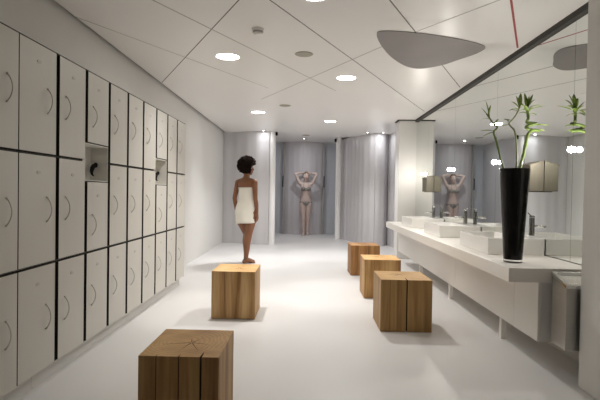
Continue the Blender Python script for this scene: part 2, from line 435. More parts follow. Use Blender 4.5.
# basins
TAPY = [4.20, 5.62, 7.05]
bl = ['nearest white block basin, partly behind the black vase', 'middle white block basin on the counter', 'farthest white block basin on the counter near the pier']
tl = ['chrome tap behind the nearest basin and the vase', 'chrome tap standing on the middle basin', 'chrome tap standing on the farthest basin']
for y, a, b in zip(TAPY, bl, tl):
    x0, x1, y0, y1, z0, z1 = 1.46, XM - .004, y - .36, y + .36, .7, .832
    m = MB((0, 0, 0))
    # outer walls, rim and a sloped bowl
    O = [(x0, y0), (x1, y0), (x1, y1), (x0, y1)]; I = [(x0 + .018, y0 + .018), (x1 - .13, y0 + .018), (x1 - .13, y1 - .018), (x0 + .018, y1 - .018)]
    B = [(x0 + .05, y0 + .07), (x1 - .15, y0 + .07), (x1 - .15, y1 - .07), (x0 + .05, y1 - .07)]
    m.rings([[(p[0], p[1], z0) for p in O], [(p[0], p[1], z1) for p in O], [(p[0], p[1], z1) for p in I], [(p[0], p[1], z0 + .05) for p in B]])
    r = thing('wash_basin', a, 'basin', (x0, y, z0), 'basins on the counter'); m.off = Vector((x0, y, z0))
    m.build('bowl', M['basin'], r, bevel=.004)
    m = MB((x0, y, z0)); m.lathe([(.022, 0), (.022, .004), (.012, .005)], (x0 + .17, y, z0 + .0505), 20); m.build('drain', M['chrome'], r, smooth=True)
    r = thing('basin_tap', b, 'tap', (1.862, y, .832), 'taps on the basins')
    m = MB(); m.lathe([(.026, 0), (.026, .004), (.0235, .006), (.0235, .15), (.022, .155)], (0, 0, 0), 24); o = m.build('body', M['chrome_dark'], r, smooth=True); o.modifiers.new('E', 'EDGE_SPLIT')
    m = MB(); m.tube([(-.018, 0, .085), (-.125, 0, .078)], .0105, 14); m.lathe([(.009, .064), (.009, .072)], (-.118, 0, 0), 12); m.build('spout', M['chrome'], r, smooth=True)
    m = MB(); m.lathe([(.0235, .158), (.0235, .172), (.018, .176)], (0, 0, 0), 24); m.tube([(.005, 0, .17), (.04, 0, .20)], .005, 8); m.build('lever', M['chrome_dark'], r, smooth=True)

# mirrors
ys = [2.96, 3.475, 4.885, 6.28, 7.68, 8.545]
ml = ['narrow near mirror panel beside the end of the partition wall', 'mirror panel behind the black vase, second from the near end', 'middle mirror panel above the counter', 'mirror panel between the middle and far basins, fourth from the near end', 'narrow far mirror panel meeting the pier']
for k in range(5):
    m = MB(); m.box(XM, XM + .008, ys[k] + .0015, ys[k + 1] - .0015, .705, ZC - .0455, 1)
    m.mi[-2] = 0
    o = m.build('vanity_mirror', [M['mirror'], M['mirror_edge']]); tag(o, ml[k], 'mirror', 'mirror panels along the vanity')

# small bare lamps on the mirror joints
lampY = [3.49, 4.93, 6.50, 8.06]
ll = ['small bare mirror lamp beside the partition, nearest and brightest', 'small bare mirror lamp just left of the black vase', 'small bare mirror lamp above the middle basin, second from the pier', 'small bare mirror lamp glaring next to the pier']
mirror_bulbs = []
for y, l in zip(lampY, ll):
    r = thing('mirror_lamp', l, 'lamp', (XM, y, 1.525), 'small lamps on the mirror joints')
    m = MB()
    n = 20
    m.rings([[(xx, rr * math.cos(2 * PI * i / n), rr * math.sin(2 * PI * i / n)) for i in range(n)] for xx, rr in ((-.0005, .029), (-.005, .029), (-.0053, .024))])
    m.build('mount', M['chrome'], r, smooth=True)
    m = MB(); m.lathe([(.0235 * math.cos(q * PI / 16), .0235 * math.sin(q * PI / 16)) for q in range(8)] + [(.0005, .0235)], (0, 0, 0), 20)
    m.v = [Vector((-.0055 - p.z, p.x, p.y)) for p in m.v]; m.build('bulb', M['bulb'], r, smooth=True)
    mirror_bulbs.append((XM - .026, y, 1.525))

# steel paper towel dispensers with sloping lids
for y, l in ((3.885, 'nearer steel paper towel dispenser on the mirror, right of the black vase'), (7.28, 'farther steel paper towel dispenser on the mirror next to the pier')):
    r = thing('hanging_towel_dispenser', l, 'dispenser', (XM, y, 1.22), 'paper towel dispensers on the mirror')
    m = MB(); P = [(-.002, 0), (-.115, 0), (-.115, .218), (-.002, .252)]
    m.rings([[(p[0], yy, p[1]) for p in P] for yy in (0, .27)]); m.build('case', M['steel_shade'], r, bevel=.003)
    m = MB(); P = [(-.002, .2535), (-.121, .2185), (-.121, .2085), (-.1165, .2085), (-.1165, .2165), (-.002, .2515)]
    m.rings([[(p[0], yy, p[1]) for p in P] for yy in (-.003, .273)]); m.build('lid', M['steel_shade'], r)
    m = MB(); m.box(-.095, -.02, .05, .22, -.006, -.0005); m.build('slot', M['black'], r)

# steel waste bin under the end of the counter
r = thing('hanging_waste_bin', 'tall steel waste bin fixed between the counter end and the partition wall', 'bin', (1.62, 2.955, 0))
m = MB((1.62, 2.955, 0))
P0 = [(1.615, 2.955), (1.895, 2.955), (1.895, 3.128), (1.615, 3.128)]
top = lambda y: .628 + (y - 2.955) * .33
m.rings([[(p[0], p[1], .215) for p in P0], [(p[0], p[1], top(p[1]) - .02) for p in P0]]); m.build('body', M['steel'], r, bevel=.003)
m = MB((1.62, 2.955, 0))
P1 = [(1.612, 2.952), (1.898, 2.952), (1.898, 3.131), (1.612, 3.131)]; P2 = [(1.635, 2.975), (1.875, 2.975), (1.875, 3.11), (1.635, 3.11)]
m.rings([[(p[0], p[1], top(p[1]) - .022) for p in P1], [(p[0], p[1], top(p[1])) for p in P1], [(p[0], p[1], top(p[1])) for p in P2], [(p[0], p[1], top(p[1]) - .012) for p in P2]]); m.build('lid', M['chrome'], r, bevel=.002)
m = MB((1.62, 2.955, 0)); m.box(1.8955, XM + .011, 2.975, 3.11, .30, .56); m.build('bracket', M['steel'], r)

# vase with three stalks of lucky bamboo
VX, VY = 1.484, 3.43
r = thing('vase', 'tall tapering glossy black vase on the counter holding bamboo stalks', 'vase', (VX, VY, .70))
m = MB(); m.lathe([(.060, .022), (.064, .024), (.103, .672), (.103, .676), (.098, .676), (.093, .60), (.062, .06), (.0, .06)], (0, 0, 0), 48, cap=False)
m.lathe([(.0, .022), (.060, .022)], (0, 0, 0), 48, cap=False)
o = m.build('body', M['vase'], r, smooth=True); o.modifiers.new('E', 'EDGE_SPLIT').split_angle = math.radians(50)
m = MB(); m.lathe([(.057, 0), (.064, .002), (.064, .0215), (.057, .0215)], (0, 0, 0), 48); o = m.build('base', M['glass'], r, smooth=True); o.modifiers.new('E', 'EDGE_SPLIT')

def leaf(m, p, d, L, w, droop):
    w *= 1.5; L *= 1.0
    p = Vector(p); d = Vector(d).normalized(); s = d.cross(Vector((0, 0, 1)))
    if s.length < .1: s = Vector((1, 0, 0))
    s.normalize(); u = s.cross(d); n = 7; A = []; B = []; Cc = []
    for i in range(n + 1):
        t = i / n; c = p + d * L * t + Vector((0, 0, -droop * L * t * t)); ww = w * (math.sin(PI * min(.999, t * .92 + .06))) ** .8
        if i == n: ww = .0004
        A.append(c - s * ww + u * ww * .25); Cc.append(c); B.append(c + s * ww + u * ww * .25)
    th = u * -.0008
    rr = [[A[i], Cc[i], B[i], B[i] + th, Cc[i] + th, A[i] + th] for i in range(n + 1)]
    m.rings(rr)
def smooth_path(P, n=6):
    P = [Vector(p) for p in P]; out = []
    for k in range(len(P) - 1):
        p0 = P[max(k - 1, 0)]; p1 = P[k]; p2 = P[k + 1]; p3 = P[min(k + 2, len(P) - 1)]
        for i in range(n):
            s = i / n
            out.append(.5 * ((2 * p1) + (p2 - p0) * s + (2 * p0 - 5 * p1 + 4 * p2 - p3) * s * s + (3 * p1 - p0 - 3 * p2 + p3) * s ** 3))
    return out + [P[-1]]
def stalk(name, label, path, r0, r1, mat, leaves, spiral=None):
    base = Vector(path[0]); root = thing('bamboo_stalk', label, 'plant', base, 'bamboo stalks in the black vase')
    pts = smooth_path(path); m = MB(base); n = len(pts)
    if spiral is not None: pass
    rad = []
    for i in range(n):
        rr = r0 + (r1 - r0) * i / n
        if i % 4 == 0: rr *= 1.18
        rad.append(rr)
    m.tube(pts, rad, 10); m.build('stem', mat, root, smooth=True)
    m = MB(base)
    for p, d, L, w, dr in leaves: leaf(m, p, d, L, w, dr)
    m.build('foliage', M['leaf'], root, smooth=True)
zb = .77
# left stalk leaning out towards the room
stalk('l', 'left bamboo stalk leaning away from the mirror', [(1.455, 3.41, zb), (1.41, 3.42, 1.30), (1.376, 3.42, 1.44), (1.345, 3.42, 1.56), (1.322, 3.42, 1.635), (1.338, 3.40, 1.665), (1.325, 3.42, 1.69), (1.295, 3.43, 1.735), (1.27, 3.43, 1.77)], .0085, .005, M['stalk'],
      [((1.325, 3.42, 1.645), (-.6, 0, .05), .10, .010, .1), ((1.335, 3.42, 1.64), (-.8, .3, -.25), .09, .011, .1), ((1.325, 3.42, 1.69), (.5, .2, .8), .07, .007, .2), ((1.30, 3.43, 1.73), (-.8, 0, .15), .08, .007, .3),
       ((1.295, 3.43, 1.735), (-.25, 0, 1), .13, .008, .0), ((1.29, 3.43, 1.74), (-.6, .1, .9), .10, .008, .1), ((1.285, 3.43, 1.75), (.1, -.2, 1), .09, .007, .1), ((1.32, 3.42, 1.68), (.9, .2, .2), .06, .006, .2)])
# middle, pale stalk
stalk('m', 'middle pale bamboo stalk standing between the other two', [(1.485, 3.44, zb), (1.503, 3.45, 1.37), (1.508, 3.47, 1.55), (1.50, 3.49, 1.655), (1.478, 3.505, 1.69), (1.468, 3.51, 1.715), (1.488, 3.515, 1.735), (1.525, 3.53, 1.78), (1.560, 3.55, 1.84)], .0075, .005, M['stalk_pale'],
      [((1.475, 3.505, 1.70), (-.7, .2, .1), .06, .009, .3), ((1.47, 3.51, 1.72), (-.6, 0, .6), .055, .008, .2), ((1.488, 3.515, 1.735), (-.6, .1, .2), .06, .008, .2), ((1.56, 3.55, 1.84), (.1, .1, 1), .11, .011, .0), ((1.555, 3.55, 1.83), (-.5, .1, .8), .10, .011, .3),
       ((1.545, 3.545, 1.81), (-.8, .1, .4), .08, .009, .4), ((1.56, 3.55, 1.83), (-.25, 0, .9), .11, .012, .1), ((1.55, 3.55, 1.82), (-.7, -.2, .5), .09, .011, .7)])
# right stalk with the curl, leaning towards the mirror
sp = [(1.500, 3.45, zb), (1.535, 3.47, 1.34), (1.555, 3.50, 1.46), (1.57, 3.535, 1.56), (1.585, 3.56, 1.615), (1.62, 3.58, 1.648)]
for k in range(9):
    a = k / 8 * 2 * PI * 1.25
    sp.append((1.632 + .042 * math.cos(a) - .002 * k, 3.60 + .042 * math.sin(a) + .004 * k, 1.648 + .0095 * k))
sp += [(1.62, 3.66, 1.755), (1.615, 3.67, 1.82), (1.62, 3.68, 1.86)]
sh_ = lambda p: (p[0] + .115 * max(0, min(1, (p[2] - 1.38) / .27)), p[1] + .13 * max(0, min(1, (p[2] - 1.38) / .27)), p[2] + .045 * max(0, min(1, (p[2] - 1.4) / .2)))
sp = [sh_(p) for p in sp]
stalk('r', 'right bamboo stalk with a curled top leaning to the mirror', sp, .0118, .0105, M['stalk'],
      [(sh_(p_), *q_) for p_, *q_ in [((1.665, 3.60, 1.655), (1, .1, -.05), .06, .012, .1), ((1.65, 3.62, 1.70), (1, .0, -.05), .07, .012, .05), ((1.62, 3.60, 1.69), (-1, 0, .2), .06, .008, .2),
       ((1.615, 3.67, 1.80), (-.55, 0, .8), .13, .013, .1), ((1.615, 3.67, 1.82), (-.2, .1, 1), .12, .013, .1), ((1.62, 3.68, 1.85), (.15, 0, 1), .10, .012, .1), ((1.62, 3.68, 1.84), (.5, .1, .8), .13, .012, .3),
       ((1.62, 3.67, 1.82), (.95, 0, .35), .15, .010, .1), ((1.615, 3.67, 1.79), (-.8, .1, .5), .10, .012, .6), ((1.615, 3.67, 1.81), (-.7, 0, .6), .12, .012, .9), ((1.615, 3.66, 1.78), (.8, 0, .6), .10, .010, .7),
       ((1.615, 3.67, 1.83), (-.05, .3, 1), .14, .011, .0), ((1.62, 3.67, 1.80), (.3, -.4, .7), .10, .012, .5),
       ((1.62, 3.67, 1.84), (.35, .1, 1), .13, .012, .1), ((1.62, 3.67, 1.80), (-.5, -.3, .8), .11, .012, .3), ((1.62, 3.67, 1.83), (.8, -.3, .6), .12, .012, .4), ((1.66, 3.60, 1.69), (1, -.3, .1), .09, .012, .2)]])

# ------------------------------------------------------------------ ceiling fittings
lights = [(-.835, 4.70, .112, 'round recessed downlight nearest the lockers, at the left of the ceiling'), (.41, 5.51, .108, 'round recessed downlight in the middle of the ceiling, left of the grey shape'),
          (-.885, 7.96, .11, 'round recessed downlight above the woman in the towel'), (.37, 8.86, .105, 'round recessed downlight in front of the right-hand shower panels'), (.018, 3.20, .108, 'round recessed downlight cut by the top edge of the photo')]
for x, y, rr, l in lights:
    r = thing('downlight', l, 'lamp', (x, y, ZC), 'downlights in the ceiling')
    m = MB(); m.lathe([(rr, -.0005), (rr + .008, -.004), (rr + .016, -.0005)], (0, 0, 0), 40, cap=False); m.build('trim', M['trim'], r, smooth=True)
    m = MB(); m.lathe([(0.0, -.0035), (rr * .8, -.0035), (rr + .001, -.0008)], (0, 0, 0), 40, cap=False); m.build('lens', M['lens'], r, smooth=True)
# small wall-washing spots over the cubicle panels; last one added to brighten the alcove
wash = [(-1.02, 10.28, 'small bright spotlight over the left shower panel behind the woman'), (1.26, 10.36, 'small bright spotlight over the ribbed shower panel at the right'), (1.60, 10.36, 'small spotlight over the shower panel next to the pier'), (-.16, 12.25, 'small spotlight added to brighten the woman in the shower')]
for x, y, l in wash:
    zc = ZC if y < 11.3 else ZC + .065
    r = thing('spotlight', l, 'lamp', (x, y, zc), 'small spotlights over the shower panels')
    m = MB(); m.lathe([(.045, -.0005), (.045, -.012), (.030, -.014), (.028, -.004)], (0, 0, 0), 24, cap=False); m.build('trim', M['chrome'], r, smooth=True)
    m = MB(); m.lathe([(0, -.010), (.0285, -.010)], (0, 0, 0), 24, cap=False); m.build('lens', M['lens'], r)
for x, y, rr, l in ((-.073, 4.58, .084, 'flat beige round ceiling cover nearest the camera'), (-.396, 7.30, .086, 'flat beige round ceiling cover in the middle distance'), (-.10, 11.05, .09, 'flat beige round ceiling cover near the shower')):
    r = thing('ceiling_cover', l, 'ceiling cover', (x, y, ZC), 'beige round covers in the ceiling')
    m = MB(); m.lathe([(rr, -.0005), (rr, -.005), (rr - .006, -.007), (0.0, -.007)], (0, 0, 0), 36, cap=False); m.build('disc', M['disc'], r)
    m = MB(); m.lathe([(rr + .001, -.0005), (rr + .004, -.002), (rr + .006, -.0005)], (0, 0, 0), 36, cap=False); m.build('rim', M['disc'], r)
r = thing('smoke_detector', 'white smoke detector with a grey vent ring on the ceiling', 'smoke detector', (-.444, 3.89, ZC))
m = MB(); m.lathe([(.052, -.0005), (.052, -.016), (.048, -.02)], (0, 0, 0), 32); m.build('base', M['trim'], r, smooth=False)
m = MB(); m.lathe([(.044, -.0205), (.044, -.032), (.038, -.034)], (0, 0, 0), 32); m.build('vent_ring', M['detector_grey'], r)
m = MB(); m.lathe([(.040, -.0345), (.036, -.046), (.024, -.052), (0, -.053)], (0, 0, 0), 32, cap=False); m.build('dome', M['trim'], r, smooth=True)
# grey free-form reflector on the ceiling
am = [(.548, 3.997), (.584, 3.898), (.854, 3.931), (1.204, 4.053), (1.451, 4.185), (1.573, 4.311), (1.558, 4.486), (1.452, 4.707), (1.347, 4.905), (1.165, 5.05), (.999, 4.966), (.801, 4.673), (.639, 4.305)]
def closed_spline(P, n=8):
    P = [Vector(p) for p in P]; N = len(P); out = []
    for k in range(N):
        p0, p1, p2, p3 = P[k - 1], P[k], P[(k + 1) % N], P[(k + 2) % N]
        for i in range(n):
            s = i / n
            out.append(.5 * ((2 * p1) + (p2 - p0) * s + (2 * p0 - 5 * p1 + 4 * p2 - p3) * s * s + (3 * p1 - p0 - 3 * p2 + p3) * s ** 3))
    return out
cs = [tuple(p) for p in closed_spline(am)]
m = MB(); m.prism(cs, ZC - .005, ZC - .0013); tag(m.build('ceiling_reflector', M['blob']), 'grey rounded triangular panel fixed flat to the ceiling', 'ceiling panel')
# small black spot brackets at the tops of the white posts
for x, y, z, l in ((-.748, 10.52, ZC - .035, 'small black bracket at the top of the left white post'), (.650, 11.96, ZC - .005, 'small black bracket at the top of the right white post')):
    m = MB(); m.lathe([(.012, -.05), (.026, -.045), (.026, .02), (.012, .034)], (x, y, z), 16); tag(m.build('post_bracket', M['black'], smooth=True), l, 'bracket', 'black brackets on the white posts')

# curved shower screen behind the second woman
r = thing('shower_screen', 'curved warm grey shower screen behind the woman in the bikini', 'shower screen', (-.165, 13.2, 0))
off = (-.165, 13.2, 0)
m = MB(off); fr = []; N = 28
for i in range(N + 1):
    s = -1 + 2 * i / N; fr.append((-.165 + s * .535, 13.10 + .17 * s * s + .004 * math.sin(i * 1.6)))
m.prism(fr + [(p[0], p[1] + .03) for p in reversed(fr)], .0, ZC + .064)
o = m.build('panel', M['shower_warm'], r, smooth=True); o.modifiers.new('E', 'EDGE_SPLIT')
for sx in (-1, 1):
    m = MB(off); m.box(-.165 + sx * .555 - .016, -.165 + sx * .555 + .016, 13.20, 13.32, 0, ZC + .064); m.build('post', M['detector_grey'], r, bevel=.003)
    m = MB(off); xx = -.165 + sx * .575; m.tube([(xx, 13.20, 1.33), (xx, 13.16, 1.34), (xx, 13.16, 1.62), (xx, 13.20, 1.63)], .014, 10); m.build('handle', M['black'], r, smooth=True)

# ------------------------------------------------------------------ people
def hand(m, wrist, d, n, side, curl=.5, s=1.):
    """wrist point, direction d of the fingers, palm normal n (palm faces +n), thumb on the side given"""
    w = Vector(wrist); d = Vector(d).normalized(); n = Vector(n); n = (n - d * n.dot(d)).normalized(); a = d.cross(n).normalized() * side
    R = Matrix((a, d, n)).transposed()
    m.ball(w + d * .045 * s, (.038 * s, .052 * s, .014 * s), 14, 10, R)
    m.limb([w - d * .01, w + d * .02 * s], [.021 * s, .021 * s], 10)
    for k, (o, L) in enumerate(((.028, .072), (.010, .082), (-.009, .076), (-.027, .060))):
        p = w + d * .085 * s + a * o * s; q = [w + d * .05 * s + a * o * .8 * s, p]; c = 0
        for j in range(3):
            c += curl * (.35, .5, .4)[j]
            p = p + (d * math.cos(c) + n * math.sin(c) + a * o * 1.0) * L * (.42, .32, .26)[j] * s; q.append(p)
        m.limb(q, [.0095 * s, .0092 * s, .0085 * s, .0075 * s, .0065 * s], 8)
    t = w + d * .02 * s + a * .022 * s
    m.limb([t, t + (a * .75 + d * .6 + n * .25).normalized() * .038 * s, t + (a * .75 + d * .6 + n * .25).normalized() * .038 * s + (d * .9 + a * .25 + n * .4).normalized() * .05 * s], [.014 * s, .011 * s, .008 * s], 8)

def foot(m, ank, d, s=1.):
    a = Vector(ank); d = Vector(d).normalized(); r = Vector((d.y, -d.x, 0))
    g = Vector((a.x, a.y, 0))
    m.limb([g - d * .035 + Vector((0, 0, .032)), g + d * .02 + Vector((0, 0, .045)), g + d * .10 + Vector((0, 0, .027))], [.031, .036, .027], 12)
    m.limb([g + d * .09 + r * .018 + Vector((0, 0, .022)), g + d * .145 + r * .012 + Vector((0, 0, .018))], [.022, .016], 10)
    m.limb([g + d * .09 - r * .018 + Vector((0, 0, .020)), g + d * .135 - r * .018 + Vector((0, 0, .016))], [.020, .014], 10)
    for k in range(5):
        o = (k - 2) * .015
        e = g + d * (.168 - abs(k - 1.2) * .006) + r * o + Vector((0, 0, .012))
        m.limb([g + d * .125 + r * o * .9 + Vector((0, 0, .015)), e], [.011, .0095], 8)

def torso(m, secs, seg=28):
    rs = []
    for z, rx, ry, yc, xc in secs:
        rs.append([Vector((xc + rx * math.copysign(abs(math.cos(2 * PI * i / seg)) ** .9, math.cos(2 * PI * i / seg)), yc + ry * math.copysign(abs(math.sin(2 * PI * i / seg)) ** .9, math.sin(2 * PI * i / seg)), z)) for i in range(seg)])
    m.rings(rs)

def head(m, c, R, s=1.):
    """c: centre of the skull; R: rotation, the face looks along +Y of R"""
    c = Vector(c); P = lambda x, y, z: c + R @ Vector((x * s, y * s, z * s))
    m.ball(P(0, -.012, .018), (.074 * s, .092 * s, .098 * s), 20, 14, R)
    m.ball(P(0, .028, -.045), (.056 * s, .058 * s, .070 * s), 18, 12, R)
    m.ball(P(0, .062, -.095), (.026 * s, .024 * s, .020 * s), 14, 10, R)          # chin
    m.limb([P(-.04, .0, -.07), P(0, .058, -.095), P(.04, .0, -.07)], [.026 * s, .022 * s, .026 * s], 10)
    m.limb([P(0, .080, .012), P(0, .096, -.022), P(0, .098, -.03)], [.010 * s, .013 * s, .013 * s], 10)   # nose
    for q in (-1, 1):
        m.ball(P(q * .011, .089, -.032), .0095 * s, 10, 8)
        m.limb([P(q * .015, .076, .030), P(q * .048, .060, .028)], [.012 * s, .010 * s], 8)   # brow
        m.ball(P(q * .042, .052, -.028), (.022 * s, .022 * s, .020 * s), 10, 8)               # cheek
        m.ball(P(q * .076, -.008, -.012), (.010 * s, .019 * s, .031 * s), 10, 8, R)           # ear
    m.limb([P(-.018, .078, -.058), P(0, .086, -.056), P(.018, .078, -.058)], [.008 * s, .0095 * s, .008 * s], 8)
    m.limb([P(-.015, .075, -.069), P(0, .083, -.070), P(.015, .075, -.069)], [.008 * s, .010 * s, .008 * s], 8)

def face_parts(root, c, R, s, lipmat):
    c = Vector(c); P = lambda x, y, z: c + R @ Vector((x * s, y * s, z * s))
    for q in (-1, 1):
        m = MB(); m.ball(P(q * .031, .066, .004), .0125 * s, 12, 8); m.ball(P(q * .031, .0745, .004), (.0055 * s, .0055 * s, .0055 * s), 10, 8, mi=1)
        m.build('eye', [M['eye_white'], M['iris']], root, smooth=True)
    m = MB()
    m.tube([P(-.022, .077, -.0615), P(-.009, .089, -.0585), P(0, .0935, -.060), P(.009, .089, -.0585), P(.022, .077, -.0615)], [.002 * s, .0055 * s, .0055 * s, .0055 * s, .002 * s], 8)
    m.tube([P(-.020, .077, -.0645), P(0, .0915, -.071), P(.020, .077, -.0645)], [.002 * s, .007 * s, .002 * s], 8)
    m.build('lips', lipmat, root, smooth=True)

def remeshed(m, name, mat, root, vox):
    o = m.build(name, mat, root, smooth=True)
    r = o.modifiers.new('R', 'REMESH'); r.mode = 'VOXEL'; r.voxel_size = vox; r.use_smooth_shade = True
    s = o.modifiers.new('S', 'SMOOTH'); s.factor = .5; s.iterations = 5
    dg = bpy.context.evaluated_depsgraph_get(); dg.update()
    me = bpy.data.meshes.new_from_object(o.evaluated_get(dg))
    o.modifiers.clear(); old = o.data; o.data = me; me.name = name
    for p in me.polygons: p.use_smooth = True
    if not me.materials: me.materials.append(mat)
    bpy.data.meshes.remove(old)
    return o

# --- woman in the towel, back to us, head turned right
PX, PY = -1.028, 7.70
root = thing('person', 'woman with an afro in a white towel standing behind a cube stool', 'person', (PX, PY, 0), rz=math.radians(-27))
m = MB()
torso(m, [(.76, .10, .085, -.015, 0), (.80, .155, .108, -.02, 0), (.86, .168, .118, -.025, 0), (.93, .160, .110, -.015, 0), (1.02, .130, .092, 0, 0), (1.10, .120, .086, .005, 0), (1.19, .134, .096, .008, 0), (1.27, .150, .098, .0, 0), (1.33, .150, .082, -.008, 0), (1.375, .105, .062, -.012, 0), (1.41, .055, .052, -.012, 0)])
m.ball((-.07, .085, 1.22), (.055, .05, .058)); m.ball((.07, .085, 1.22), (.055, .05, .058))
m.ball((-.072, -.07, .86), (.080, .066, .09)); m.ball((.072, -.07, .86), (.080, .066, .09))
m.limb([(0, -.012, 1.36), (0, .0, 1.44), (.004, .012, 1.53)], [.060, .050, .050])
HR = Matrix.Rotation(math.radians(-50), 3, 'Z') @ Matrix.Rotation(math.radians(-3), 3, 'X'); HC = (.004, .012, 1.568)
head(m, HC, HR)
for s in (-1, 1):
    # legs: the left foot a little in front so that the legs overlap from the camera
    ank = (.030, -.035, .085) if s > 0 else (-.040, .075, .085)
    kn = (.050, .0, .475) if s > 0 else (-.032, .085, .475)
    m.limb([(s * .085, -.005, .84), (s * .082, .005, .68), kn, (kn[0] * .85, kn[1] - .03, .36), ((kn[0] + ank[0]) / 2, (kn[1] + ank[1]) / 2 - .012, .24), ank, (ank[0], ank[1], .06)], [.099, .091, .063, .065, .050, .036, .036])
    foot(m, ank, (s * .12 + .45, 1, 0))
    sh = (s * .163, -.012, 1.325); el = (s * .205, -.045, 1.065); wr = (s * .200, .015, .835)
    m.limb([(s * .09, -.01, 1.345), sh, (s * .182, -.025, 1.22), el, (s * .206, -.022, .985), wr], [.052, .051, .043, .036, .036, .025])
    hand(m, wr, (0, .12, -1), (-s, 0, 0), -1 if s > 0 else 1, .45)
remeshed(m, 'body', M['skin_dark'], root, .005)
face_parts(root, HC, HR, 1., M['lip_dark'])
# towel
m = MB(); rs = []; ri = []; seg = 48
prof = [(.655, .174, .150, -.005), (.70, .174, .150, -.008), (.78, .174, .152, -.016), (.86, .176, .158, -.024), (.93, .166, .146, -.018), (1.02, .148, .112, .0), (1.10, .138, .106, .006), (1.17, .148, .118, .02), (1.215, .155, .122, .022), (1.245, .158, .112, .008)]
for k, (z, rx, ry, yc) in enumerate(prof):
    ring = []
    for i in range(seg):
        a = 2 * PI * i / seg; c, s_ = math.cos(a), math.sin(a)
        fold = .004 * math.sin(a * 7 + z * 6) * max(0, (1.0 - z) * 2)
        dz = (.016 * c + .005 * math.sin(a * 3)) * max(0, 1 - (z - .655) / .3)
        ring.append(Vector(((rx + fold) * c, yc + (ry + fold) * s_, z + dz)))
    rs.append(ring)
inn = []
for ring in (rs[-1], rs[-2], rs[-3]): inn.append([Vector((p.x * .955, (p.y - .01) * .95 + .01, p.z - .002)) for p in ring])
low = [[Vector((p.x * .94, p.y * .94, p.z + .002)) for p in rs[0]], [Vector((p.x * .92, p.y * .92, p.z + .03)) for p in rs[0]]]
m.rings(list(reversed(low)) + rs + inn, cap=False)
# overlapping edge of the wrap
e = []
for k, (z, rx, ry, yc) in enumerate(prof):
    a = math.radians(62 - (1.245 - z) * 18); e.append((rx * 1.02 * math.cos(a), yc + ry * 1.03 * math.sin(a), z + .002))
m.tube(e, .007, 8)
m.build('towel_wrap', M['towel'], root, smooth=True)
# afro: a ball of curls
m = MB(); HCv = Vector(HC); cen = HCv + HR @ Vector((0, -.012, .036))
m.ball(cen, (.152, .145, .142), 56, 40, HR)
for k, v in enumerate(m.v):
    d = (v - cen).normalized(); f = HR.inverted() @ d
    nz = noise.noise(d * 7) * .012 + noise.noise(d * 18 + Vector((3, 1, 7))) * .018 + noise.noise(d * 40) * .010
    cut = 1.
    if f.y > .45 and f.z < .2: cut = 1 - .46 * min(1, (f.y - .45) / .25) * min(1, (.2 - f.z) / .25)
    m.v[k] = cen + (v - cen) * cut + d * nz
rnd = random.Random(5)
for k in range(1100):          # loose curls at the outline
    u = rnd.uniform(-1, 1); th = rnd.uniform(0, 2 * PI); f = Vector((math.sqrt(1 - u * u) * math.cos(th), math.sqrt(1 - u * u) * math.sin(th), u))
    if f.y > .4 and f.z < .45: continue
    if f.z < -.75: continue
    p = cen + HR @ Vector((f.x * .150, f.y * .142, f.z * .139)); rr = rnd.uniform(.005, .011)
    m.ball(p + (HR @ f) * rnd.uniform(-.002, .024), (rr, rr, rr * 1.2), 6, 5)
m.build('afro_hair', M['hair_black'], root, smooth=True)

# --- woman in the bikini under the shower, arms raised, facing us
root = thing('person', 'woman in a bikini standing in the shower with both hands behind her head', 'person', (-.088, 12.93, 0), rz=math.radians(180))
root.scale = (1.03, 1.03, 1.03)
m = MB()
torso(m, [(.76, .09, .075, -.01, 0), (.80, .145, .10, -.015, 0), (.86, .158, .108, -.02, 0), (.93, .150, .100, -.01, 0), (1.02, .120, .084, 0, 0), (1.10, .112, .080, .005, 0), (1.19, .125, .090, .006, 0), (1.27, .142, .092, .0, 0), (1.34, .150, .078, -.008, 0), (1.39, .105, .060, -.012, 0), (1.42, .052, .048, -.012, 0)])
for s in (-1, 1):
    m.ball((s * .066, .080, 1.235), (.056, .052, .056)); m.ball((s * .07, -.07, .86), (.08, .07, .09))
m.limb([(0, -.012, 1.37), (0, .0, 1.44), (0, .012, 1.52)], [.056, .047, .047])
HR2 = Matrix.Rotation(math.radians(4), 3, 'X'); HC2 = (0, .012, 1.575)
head(m, HC2, HR2, .96)
for s in (-1, 1):
    ank = (s * .045, -.02 if s < 0 else .03, .085); kn = (s * .060, .02 if s < 0 else .05, .47)
    m.limb([(s * .078, -.005, .84), (s * .073, .005, .68), kn, (kn[0] * .9, kn[1] - .03, .36), ((kn[0] + ank[0]) / 2, (kn[1] + ank[1]) / 2 - .012, .24), ank, (ank[0], ank[1], .06)], [.085, .075, .052, .053, .042, .032, .033])
    foot(m, ank, (s * .15, 1, 0))
    sh = (s * .160, -.012, 1.375); el = (s * .285, .02, 1.625); wr = (s * .115, -.085, 1.655)
    m.limb([(s * .09, -.01, 1.355), sh, (s * .228, .005, 1.50), el, (s * .205, -.03, 1.655), wr], [.050, .048, .040, .035, .034, .024])
    hand(m, wr, (-s * .9, -.25, .05), (0, .9, -.1), s, .35, .95)
remeshed(m, 'body', M['skin_light'], root, .005)
face_parts(root, HC2, HR2, .96, M['lip_light'])
m = MB()
c = Vector(HC2) + Vector((0, -.016, .024))
m.ball(c, (.082, .098, .102), 40, 30)
for k, v in enumerate(m.v):
    d = (v - c).normalized(); cut = 1.
    if d.y > .15 and d.z < .62: cut = 1 - .35 * min(1, (d.y - .15) / .3) * min(1, (.62 - d.z) / .2)
    m.v[k] = c + (v - c) * cut + d * (noise.noise(d * 14) * .006)
m.ball(Vector(HC2) + Vector((0, -.115, -.03)), (.04, .035, .06), 16, 12)
m.build('hair', M['hair_brown'], root, smooth=True)
